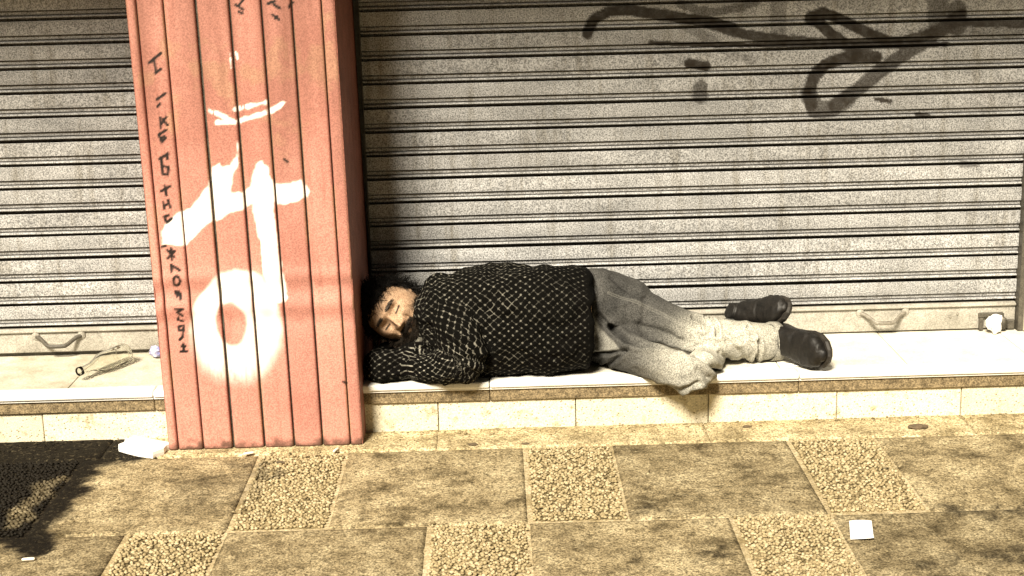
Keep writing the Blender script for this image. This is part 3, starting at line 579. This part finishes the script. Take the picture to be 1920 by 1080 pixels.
hairy = np.where(inh & (Lh[:, 1] > .02), np.clip(np.max([.9 * chin, .88 * jaw, .85 * mous, .9 * brow, .95 * lash], 0), 0, 1), np.where(inh, .85 * chin, 0)); lip = np.where(inh & (Lh[:, 1] > .05), sstep(.024, .019, ax_) * sstep(.006, .003, np.abs(Lh[:, 2] + .055)), 0)
for nm, a in (('hairy', hairy), ('lip', lip)):
    at = bme.attributes.new(nm, 'FLOAT', 'POINT'); at.data.foreach_set('value', a.astype(np.float32))
person = link('person', bme, M['skin'], None, True, label='man asleep on his side on the step, bearded, in black netted sweater and faded jeans', cat='person')
# --- sweater
swm = remesh('sweater', [loft(TORSO, 44, round_caps=False, power=2.7), limb(L_ARM, n=28), limb(R_ARM, n=24)], .0055, 10)
Vs = coords(swm); Ns = normals(swm); amp = (fbm(Vs * np.array([5, 9, 9]), 3, 2) - .5) * .026 + (1 - np.abs(2 * fbm(Vs * np.array([10, 5, 13]), 3, 12) - 1)) ** 2 * .022 - .011
Vs = on_step(Vs + Ns * amp[:, None]); setco(swm, Vs)
def chain_param(P, pts, ref):
    """arc length along a joint path and angle about it"""
    Q = [np.array(p, float) for p in pts]; best = np.full(len(P), 1e9); u = np.zeros(len(P)); ang = np.zeros(len(P)); acc = 0
    for a, b in zip(Q[:-1], Q[1:]):
        ab = b - a; L = np.linalg.norm(ab); t = np.clip((P - a) @ ab / L ** 2, -.2 if acc == 0 else 0, 1); C = a + t[:, None] * ab; r = P - C; d = np.linalg.norm(r, axis=1)
        tt = ab / L; ua = np.array(ref, float) - (np.array(ref) @ tt) * tt; ua /= np.linalg.norm(ua); ub = np.cross(tt, ua); m = d < best
        best = np.where(m, d, best); u = np.where(m, acc + t * L, u); ang = np.where(m, np.arctan2(r @ ub, r @ ua), ang); acc += L
    return best, u, ang
cent = np.empty(len(swm.polygons) * 3, np.float32); swm.polygons.foreach_get('center', cent); cent = cent.reshape(-1, 3).astype(float)
ch = [([c for c, _, _ in TORSO], (0, -.25, -1), .157), (ease([p for p, _ in L_ARM], 6), (.6, .5, .4), .068), ([p for p, _ in R_ARM], (0, .5, -1), .05)]
sc_ = np.stack([chain_param(cent, p, rf)[0] - (.157 if i == 0 else r) + (.0 if i == 0 else .004) for i, (p, rf, r) in enumerate(ch)]); which = np.argmin(np.abs(sc_), 0)
par = [chain_param(Vs, p, rf) for p, rf, r in ch]; uvl = swm.uv_layers.new(name='UVMap'); lv = np.empty(len(swm.loops), np.int32); swm.loops.foreach_get('vertex_index', lv)
lt = np.empty(len(swm.polygons), np.int32); swm.polygons.foreach_get('loop_total', lt); lw = np.repeat(which, lt); UV = np.zeros((len(lv), 2))
for i, (p, rf, r) in enumerate(ch):
    m = lw == i; UV[m, 0] = par[i][1][lv[m]] + i * 3.1; UV[m, 1] = par[i][2][lv[m]] * r
    if i == 0: UV[m, 0] = Vs[lv[m], 0]
    if i == 2: UV[m, 0] = Vs[lv[m], 0] - .3 * Vs[lv[m], 1]; UV[m, 1] = Vs[lv[m], 2] + .45 * Vs[lv[m], 1]
uvl.data.foreach_set('uv', UV.astype(np.float32).ravel())
lit_net = sstep(.216, .210, Vs[:, 0]) * sstep(-.31, -.285, Vs[:, 0] + .35 * (Vs[:, 1] < -.3)) * (1 - .45 * sstep(-.05, .2, Vs[:, 0])); lit_net = lit_net * (.55 + .45 * sstep(.085, .05, par[1][0])); at = swm.attributes.new('lit_net', 'FLOAT', 'POINT'); at.data.foreach_set('value', lit_net.astype(np.float32))  # threads paler round the left sleeve: its brighter light is painted in
link('sweater', swm, M['sweater'], person, True)
# --- jeans
CREASE=[([(0.294, 0.299), (0.338, 0.255), (0.379, 0.242), (0.456, 0.234), (0.506, 0.218), (0.547, 0.197), (0.584, 0.17), (0.63, 0.136), (0.668, 0.138)], 0.03, 0.0085),
([(0.248, 0.348), (0.294, 0.299)], 0.014, 0.007),
([(0.25, 0.478), (0.259, 0.414), (0.248, 0.364)], 0.007, 0.006),
([(0.557, 0.322), (0.583, 0.308), (0.586, 0.287)], 0.024, 0.006),
([(0.614, 0.318), (0.629, 0.291), (0.628, 0.263)], 0.02, 0.005),
([(0.596, 0.32), (0.607, 0.299)], 0.012, 0.005),
([(0.734, 0.285), (0.748, 0.256)], 0.016, 0.005),
([(0.767, 0.239), (0.771, 0.2), (0.756, 0.161)], 0.016, 0.005),
([(0.492, 0.059), (0.523, 0.08), (0.561, 0.086)], 0.022, 0.007),
([(0.236, 0.142), (0.277, 0.173), (0.338, 0.225)], 0.012, 0.006),
([(0.236, 0.214), (0.283, 0.214), (0.327, 0.222)], 0.014, 0.005),
([(0.437, 0.102), (0.492, 0.091), (0.541, 0.112)], 0.01, 0.007),
([(0.66, 0.242), (0.704, 0.205), (0.73, 0.169)], 0.008, 0.008),
([(0.386, 0.304), (0.455, 0.284), (0.515, 0.247)], 0.006, 0.01),
([(0.302, 0.464), (0.361, 0.419), (0.404, 0.391)], 0.007, 0.009),
([(0.635, 0.207), (0.67, 0.18)], 0.008, 0.006),
([(0.541, 0.156), (0.575, 0.129)], 0.008, 0.006)]
SEAM= [(0.29, 0.414), (0.38, 0.379), (0.456, 0.342), (0.532, 0.292), (0.593, 0.253)]
SHIRT= [(0.23, 0.349), (0.258, 0.3), (0.304, 0.246), (0.314, 0.226), (0.228, 0.214)]
jm = remesh('jeans', [loft(PELVIS, 36, round_caps=True), limb(L_LEG, n=28), limb(R_LEG, n=28)], .0036, 3)
Vj = coords(jm); Nj = normals(jm); fold = (1 - np.abs(2 * fbm(Vj * np.array([9, 10, 15]), 3, 31) - 1)); amp = (fbm(Vj * 8, 3, 22) - .5) * .010 + (fold - .7) * .012
kn = lambda c, r: np.exp(-((Vj - np.array(c)) ** 2).sum(1) / r ** 2)
Wj = np.c_[Vj[:, 0], Vj[:, 2] + .28 * (Vj[:, 1] + .35)]; front = sstep(.15, -.15, Nj[:, 1]); cn = (fbm(Vj * 40, 3, 71) - .5)
for line, dep, wd in CREASE:
    d = seg_dist(Wj, line) + cn * .006; amp = amp + front * (-dep * np.exp(-(d / wd) ** 2) + .30 * dep * np.exp(-((d - 2.2 * wd) / (1.2 * wd)) ** 2))
Vj = on_step(Vj + Nj * amp[:, None]); setco(jm, Vj)
lit_fade = np.clip(.9 * kn((.53, -.52, .22), .12) + 1.0 * kn((.70, -.37, .26), .13) + .6 * kn((.60, -.40, .27), .08) + .5 * kn((.80, -.31, .23), .09), 0, 1) * (.55 + .7 * fbm(Vj * 30, 3, 5))  # strong light on knees and shins painted in as paler denim
seam_d = np.minimum(np.abs(seg_dist(Wj, SEAM) - .0035), 1) + np.where(front > .4, 0, 1); shirt_d = poly_sdf(Wj, SHIRT) + cn * .006 + np.where(front > .3, 0, 1)
for nm, a in (('lit_fade', np.clip(lit_fade, 0, 1)), ('seam', .16 * sstep(.0022, .0008, seam_d)), ('shirt', sstep(.003, -.003, shirt_d))):
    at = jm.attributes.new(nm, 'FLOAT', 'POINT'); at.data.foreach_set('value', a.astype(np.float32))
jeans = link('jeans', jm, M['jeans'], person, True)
cuff = loft([((.806, -.294, .221), .063, .060), ((.822, -.286, .219), .067, .064), ((.842, -.277, .217), .066, .063), ((.846, -.275, .217), .058, .055), ((.828, -.284, .219), .055, .052)], 30, (0, 0, 1), caps=False)
cv_ = cuff[0] + (fbm(cuff[0] * 28, 3, 3)[:, None] - .5) * .014; cme = pymesh('cuff', on_step(cv_), cuff[1], {'lit_fade': np.full(len(cv_), .62), 'seam': np.zeros(len(cv_)), 'shirt': np.zeros(len(cv_))}); link('cuff', cme, M['jeans'], jeans, True)
# --- hair, beard, brows: strands rooted on the skull
def strands(name, roots, dirs, lens, curl, r0, mat, parent, seed, extra=None):
    rng = np.random.default_rng(seed); V = []; F = []; o = 0; seg = 5
    for p, d, L in zip(roots, dirs, lens):
        d = d / np.linalg.norm(d); ax = rng.normal(size=3); ax /= np.linalg.norm(ax); q = p - d * .004; ring = []
        for k in range(seg + 1):
            t = k / seg; r = r0 * (1 - .75 * t); u = np.cross(d, [0.3, .5, .81]); u /= np.linalg.norm(u) + 1e-9; w = np.cross(d, u)
            for a in (0, 2.094, 4.189): ring.append(q + r * (math.cos(a) * u + math.sin(a) * w))
            d = d + curl * np.cross(ax, d) + np.array([0, 0, -.06]); d /= np.linalg.norm(d); q = q + d * L / seg
        for k in range(seg):
            for a in range(3): F.append((o + k * 3 + a, o + k * 3 + (a + 1) % 3, o + (k + 1) * 3 + (a + 1) % 3, o + (k + 1) * 3 + a))
        V += ring; o += (seg + 1) * 3
    V = np.array(V)
    if extra is not None:
        V, F = join([(V, F), extra])
    V[:, 2] = np.maximum(V[:, 2], STEP_Z + .004)
    return link(name, pymesh(name, V, F), mat, parent, True)
def head_pts(n, test, seed):
    rng = np.random.default_rng(seed); D = rng.normal(size=(n * 60, 3)); D /= np.linalg.norm(D, axis=1)[:, None]; D = D[test(D)][:n]; L = head_shape(D); return D, L, head_world(L)
rng = np.random.default_rng(4)
scalp = lambda D: (D[:, 2] > .50 + .12 * D[:, 1]) | ((D[:, 1] < -.12) & (D[:, 2] > -.55)) | ((D[:, 1] < .18) & (D[:, 2] > .30))
D, L, Wp = head_pts(5200, scalp, 1); dirs = head_world(D) - HEAD_C; dirs = dirs + rng.normal(size=dirs.shape) * .45
msk = scalp(HD); capV = head_world(head_shape(HD) + HD * .011); keep = [f for f in HF if msk[list(f)].all()]; used = sorted({i for f in keep for i in f}); remap = {i: k for k, i in enumerate(used)}
cap_part = (capV[used], [tuple(remap[i] for i in f) for f in keep])
strands('hair', Wp, dirs, rng.uniform(.030, .066, len(Wp)), .42, .0016, M['hair'], person, 2, cap_part)
beardt = lambda D: (D[:, 1] > -.05) & (D[:, 2] < -.40) & ~((np.abs(D[:, 0]) < .34) & (D[:, 2] > -.56) & (D[:, 1] > .3)) | ((D[:, 1] > -.12) & (D[:, 1] < .42) & (D[:, 2] < -.25) & (np.abs(D[:, 0]) > .5))
D, L, Wp = head_pts(5200, beardt, 5); dirs = head_world(D * np.array([1, .8, 1]) + np.array([0, .1, -.35])) - HEAD_C; dirs += rng.normal(size=dirs.shape) * .30
strands('beard', Wp, dirs, rng.uniform(.014, .036, len(Wp)), .30, .0012, M['beard'], person, 6)
mo = lambda D: (D[:, 1] > .5) & (np.abs(D[:, 0]) < .40) & (D[:, 2] > -.49) & (D[:, 2] < -.32)
D, L, Wp = head_pts(900, mo, 8); dirs = np.outer(np.sign(L[:, 0]), Hx) * .8 - Hz * .8 + Hy * .35 + rng.normal(size=Wp.shape) * .2
strands('moustache', Wp, dirs, rng.uniform(.009, .018, len(Wp)), .2, .0009, M['beard'], person, 9)
for sgn in (-1, 1):
    br = lambda D, s=sgn: (D[:, 1] > .5) & (D[:, 0] * s > .14) & (D[:, 0] * s < .62) & (np.abs(D[:, 2] - .285) < .035)
    D, L, Wp = head_pts(170, br, 12 + sgn); dirs = np.outer(np.sign(L[:, 0]), Hx) + Hz * .25 + Hy * .25 + rng.normal(size=Wp.shape) * .15
    strands('eyebrow', Wp, dirs, rng.uniform(.008, .013, len(Wp)),   .1, .0013, M['hair'], person, 15 + sgn)
    lash = lambda D, s=sgn: (D[:, 1] > .5) & (D[:, 0] * s > .22) & (D[:, 0] * s < .58) & (np.abs(D[:, 2] - .05) < .012)
    D, L, Wp = head_pts(60, lash, 22 + sgn); strands('eyelash', Wp, np.tile(Hy * .6 - Hz * .8, (len(Wp), 1)) + rng.normal(size=Wp.shape) * .15, rng.uniform(.004, .007, len(Wp)), .1, .0012, M['hair'], person, 25 + sgn)
# --- shoes: built heel to toe along +x, sole below, then turned
def shoe(origin, Lx, Uz, length):
    Lx = np.array(Lx, float); Lx /= np.linalg.norm(Lx); Uz = np.array(Uz, float); Uz -= (Uz @ Lx) * Lx; Uz /= np.linalg.norm(Uz); Wy = np.cross(Uz, Lx); o = np.array(origin, float)
    tw = lambda P: o + P[:, :1] * Lx + P[:, 1:2] * Wy + P[:, 2:3] * Uz; s = length / .28
    up_ = [((-.002, 0, .040), .026, .030), ((.02, 0, .046), .036, .042), ((.06, 0, .048), .040, .044), ((.10, 0, .042), .041, .039), ((.15, 0, .036), .045, .034), ((.20, 0, .033), .049, .031), ((.24, 0, .031), .045, .029), ((.265, 0, .028), .032, .024), ((.275, 0, .026), .018, .016)]
    V, F = loft([(tuple(np.array(c) * s), a * s * 1.2, b * s * 1.1) for c, a, b in up_], 28, (0, 1, 0), round_caps=True, power=2.5)
    col = loft([((.030 * s, 0, .05 * s), .040 * s, .034 * s), ((.024 * s, 0, .085 * s), .036 * s, .034 * s), ((.022 * s, 0, .102 * s), .037 * s, .036 * s)], 24, (1, 0, 0), round_caps=False)
    me = remesh('shoe', [(V, F), col], .003, 5); P = coords(me); n = normals(me); P = P + n * ((fbm(P * 40, 3, 4) - .5) * .006)[:, None]; P = P + n * (.0012 * np.exp(-((P[:, 0] - .205 * s) / .004) ** 2))[:, None] - n * (.0018 * np.exp(-((P[:, 0] - .155 * s) / .006) ** 2) * (P[:, 2] > .04))[:, None]
    P[:, 2] = np.maximum(P[:, 2], .012); setco(me, tw(P)); sh = link('shoe', me, M['shoe'], person, True)
    out = [(-.024, .0), (-.018, .022), (.0, .033), (.04, .038), (.09, .036), (.14, .042), (.19, .051), (.235, .050), (.268, .038), (.287, .018), (.292, 0)]
    ol = [(x * s, w * s * 1.17) for x, w in out] + [(x * s, -w * s * 1.17) for x, w in out[-2:0:-1]]; m = len(ol); V = []
    for z, e in ((-.002, .93), (.0, 1.0), (.012, 1.02), (.019, 1.0), (.021, .9)): V += [(x * (e if x > .13 else 1), w * e, z) for x, w in ol]
    F = gridfaces(5, m, True) + [tuple(range(m)), tuple(4 * m + j for j in range(m))]; V = np.array(V); sm_ = pymesh('sole', tw(V), F); link('sole', sm_, M['sole'], sh, False)
    for k in range(4):
        x = (.085 + .022 * k) * s; zt = (.093 - .0062 * k) * s; pts = [(x + .004 * math.sin(6 * t), (t - .5) * .046 * s, zt - .030 * s * (2 * t - 1) ** 2 - .010) for t in np.linspace(0, 1, 7)]
        V, F = cap(pts, [.0022] * 7, ref=(1, 0, 0), n=8); link('lace', pymesh('lace', tw(V), F), M['lace'], sh, True)
    return sh
shoe((.862, -.215, .226), (.42, -.90, -.03), (-.93, -.42, .10), .268)
shoe((.772, -.072, .238), (.42, -.70, .30), (-.80, -.30, .42), .235)

# ------------------------------------------------------------------ small things
def crumple(name, c, size, seed, mat, flat=1.0, **k):
    bm = bmesh.new(); bmesh.ops.create_icosphere(bm, subdivisions=3, radius=1); P = np.array([v.co[:] for v in bm.verts]); n = 1 - np.abs(2 * vnoise(P * 2.1 + seed, seed) - 1); P = P * (.55 + .6 * vnoise(P * 1.7 + seed * 3, seed + 1) + .3 * n)[:, None] * np.array(size); P[:, 2] *= flat
    P[:, 2] -= P[:, 2].min(); F = [tuple(v.index for v in f.verts) for f in bm.faces]; bm.free(); return link(name, pymesh(name, P + np.array(c), F), mat, None, False, **k)
crumple('paper_scrap', (1.626, -.056, STEP_Z + .001), (.026, .020, .032), 3, M['paper'], label='crumpled white paper stuffed at the shutter lock on the step', cat='paper')
crumple('wrapper', (-1.232, -.062, STEP_Z + .001), (.022, .018, .020), 8, M['wrapper'], label='small crumpled blue and white wrapper on the step by the red pillar', cat='wrapper')
# flattened white paper box by the pillar foot
ol = [(-.078, .012), (-.070, .034), (-.074, .050), (-.030, .048), (.020, .046), (.074, .052), (.070, .020), (.078, -.004), (.066, -.044), (.018, -.050), (-.030, -.046), (-.064, -.040), (-.060, -.016)]
def extr(name, ol, z0, z1, warp, seed):
    n = len(ol); V = []
    for z in (z0, z0, z1, z1): pass
    V = [(x, y, z0) for x, y in ol] + [(x * 1.01, y * 1.01, (z0 + z1) / 2) for x, y in ol] + [(x, y, z1) for x, y in ol] + [(x * .55, y * .55, z1 + .002) for x, y in ol] + [(0, 0, z1 - .003)]
    F = gridfaces(4, n, True) + [(3 * n + j, 3 * n + (j + 1) % n, 4 * n) for j in range(n)] + [tuple(range(n))[::-1]]; V = np.array(V, float); V[:, 2] += np.where(V[:, 2] > z0 + 1e-4, (vnoise(V * 30 + seed, seed) - .5) * warp, 0); return pymesh(name, V, F)
pb = link('paper_box', extr('paper_box', ol, 0, .022, .012, 4), M['paper'], label='torn flattened white paper box on the pavement at the foot of the red pillar', cat='paper'); pb.location = (-1.178, -.556, .0025); pb.rotation_euler = (0, math.radians(3), math.radians(-24))
cx = np.linspace(0, 1, 7); A, B, C_, D_ = [np.array(p) for p in ((.847, -1.277), (.905, -1.281), (.880, -1.405), (.822, -1.397))]
V = []
for u in cx:
    for v in cx: p = (1 - v) * ((1 - u) * A + u * B) + v * ((1 - u) * D_ + u * C_); V.append((p[0], p[1], .0035 + .006 * (u * v) ** 3 + .002 * abs(math.sin(3 * u))))
cd = link('card', pymesh('card', V, gridfaces(7, 7)), M['paper'], label='small white square card lying on the grey paving slab, lower right', cat='card'); so = cd.modifiers.new('s', 'SOLIDIFY'); so.thickness = .0012; so.offset = 1
# paper strip under the man's front shoe, grey cloth under his chest
def sheet(name, pts, w, mat, z, n=14, seed=0, label=None, cat=None, th=.0015):
    P = ease([(*p, 0) for p in pts], 5); V = []; P = np.array(P)
    for i, p in enumerate(P):
        t = P[min(i + 1, len(P) - 1)] - P[max(i - 1, 0)]; nrm = np.array([-t[1], t[0], 0]); nrm /= np.linalg.norm(nrm)
        for k in range(n): q = p + nrm * w * (k / (n - 1) - .5); V.append((q[0], q[1], z))
    V = np.array(V); V[:, 2] += fbm(V * 30, 3, seed) * .007; o = link(name, pymesh(name, V, gridfaces(len(P), n)), mat, None, True, label=label, cat=cat); m = o.modifiers.new('s', 'SOLIDIFY'); m.thickness = th; m.offset = 1; return o
sheet('paper_strip', [(.845, -.352), (.90, -.368), (.965, -.372)], .028, M['paper'], STEP_Z + .001, 6, 4, 'thin white paper strip lying under the front black shoe', 'paper')
sheet('folded_cloth', [(-.375, -.345), (-.28, -.372), (-.18, -.375)], .10, M['cloth'], STEP_Z + .0015, 14, 7, 'folded grey cloth under the sleeping man at the edge of the step', 'cloth', .006)
# clear bottle on its side
BR = .0335; b0 = np.array([-1.322, -.105, STEP_Z + BR + .001]); bd = np.array([-.44, -.90, 0]); bd /= np.linalg.norm(bd)
prof = [(.0, .012), (.002, .026), (.006, .0320), (.02, .0335), (.10, .0335), (.125, .032), (.150, .022), (.175, .0145), (.215, .0125), (.222, .0145), (.235, .0145)]
outer = loft([(b0 + bd * t, r, r) for t, r in prof], 32, caps=False); inner = loft([(b0 + bd * (t if t > .01 else t + .007), max(r - .0028, .004), max(r - .0028, .004)) for t, r in prof], 32, caps=False); n = 32; k = len(prof)
Vb, Fb = join([outer, (inner[0], [f[::-1] for f in inner[1]])]); off = k * n
Fb += [((k - 1) * n + j, off + (k - 1) * n + j, off + (k - 1) * n + (j + 1) % n, (k - 1) * n + (j + 1) % n) for j in range(n)] + [tuple(range(n)), tuple(off + j for j in range(n))[::-1]]
me = pymesh('bottle', Vb, Fb); bm = bmesh.new(); bm.from_mesh(me); bmesh.ops.recalc_face_normals(bm, faces=bm.faces); bm.to_mesh(me); bm.free()
bot = link('bottle', me, M['glass'], None, True, label='empty clear glass bottle lying on the step left of the red pillar', cat='bottle')
for t in (.012, .028): 
    th = np.linspace(0, 2 * np.pi, 33); s1 = np.cross(bd, [0, 0, 1]); V, F = cap([b0 + bd * t + (BR + .0006) * (math.cos(a) * s1 + math.sin(a) * np.array([0, 0, 1])) for a in th], [.0012] * 33, ref=tuple(bd), n=6); V[:, 2] = np.maximum(V[:, 2], STEP_Z + .001)
    link('base_ring', pymesh('base_ring', V, F), M['glass'], bot, True)
s1 = np.cross(bd, [0, 0, 1])
for i, (t0, a0, t1, a1) in enumerate(((.045, 1.15, .060, 1.15), (.045, 1.15, .045, 1.45), (.052, 1.15, .052, 1.38), (.070, 1.0, .070, 1.45), (.070, 1.22, .085, 1.22))):
    V, F = cap([b0 + bd * (t0 + (t1 - t0) * s) + (BR + .0004) * (math.cos(a0 + (a1 - a0) * s) * -s1 + math.sin(a0 + (a1 - a0) * s) * np.array([0, 0, 1])) for s in (0, .33, .67, 1)], [.0016] * 4, ref=tuple(bd), n=6); link('moulded_mark', pymesh('moulded_mark', V, F), M['ash'], bot, True)
# cigarette ends and scraps on the pavement
for i, (x, y, a, lab) in enumerate(((-.842, -.622, .4, 'cigarette end on the pavement at the middle of the pillar foot'), (-.576, -.616, 1.2, 'cigarette end on the pavement near the right corner of the pillar foot'), (-1.29, -1.375, .1, 'cigarette end on the dark pavement in the lower left corner'))):
    V, F = loft([((-.013, 0, .0045), .0042, .0042), ((0, 0, .0048), .0044, .0040), ((.013, 0, .0045), .0042, .0036)], 10, round_caps=True); o = link('cigarette_end', pymesh('cigarette_end', V, F), M['butt'], None, True, label=lab, cat='cigarette end', group='cigarette ends on the pavement'); o.location = (x, y, .0025); o.rotation_euler[2] = a
for i, (x, y, s, lab) in enumerate(((1.233, -.556, .020, 'dark dry scrap on the pavement below the step, far right'), (-.155, -.592, .010, 'small dark crumb on the border strip right of the red pillar'), (.005, -.60, .008, 'tiny dark crumb at the head of a slab joint'), (.707, -.50, .009, 'small dark crumb close under the riser below the shoes'), (-.735, -.70, .009, 'dark crumb in front of the red pillar'))):
    crumple('scrap', (x, y, .001), (s * 1.5, s * .6, s * .35), 20 + i, M['ash'], label=lab, cat='scrap', group='dark scraps on the pavement')

rg = np.random.default_rng(91); V = []; F = []; o = 0
for i in range(520):
    y = FRONT_Y - .006 - abs(rg.normal(0, .05)) if i < 330 else rg.uniform(-1.7, -.45); x = rg.uniform(-1.75, 1.85); s = rg.uniform(.0012, .0036) * (1.6 if rg.random() < .06 else 1)
    if -1.13 < x < -.48 and y > -.575: y -= .14
    v = ICO_V * np.array([s * rg.uniform(1, 1.7), s, s * .7]) * (1 + rg.normal(0, .2, (12, 1))); V.append(v + np.array([x, y, .002 + s * .3])); F += [tuple(k + o for k in f) for f in ICO_F]; o += 12
V = np.concatenate(V); gm_ = pymesh('grit', V, F, {'stain': np.maximum(.3, stain_at(V))}); link('grit', gm_, M['pebble'], None, True, kind='stuff', label='loose grit and crumbs scattered over the pavement below the step', cat='grit')
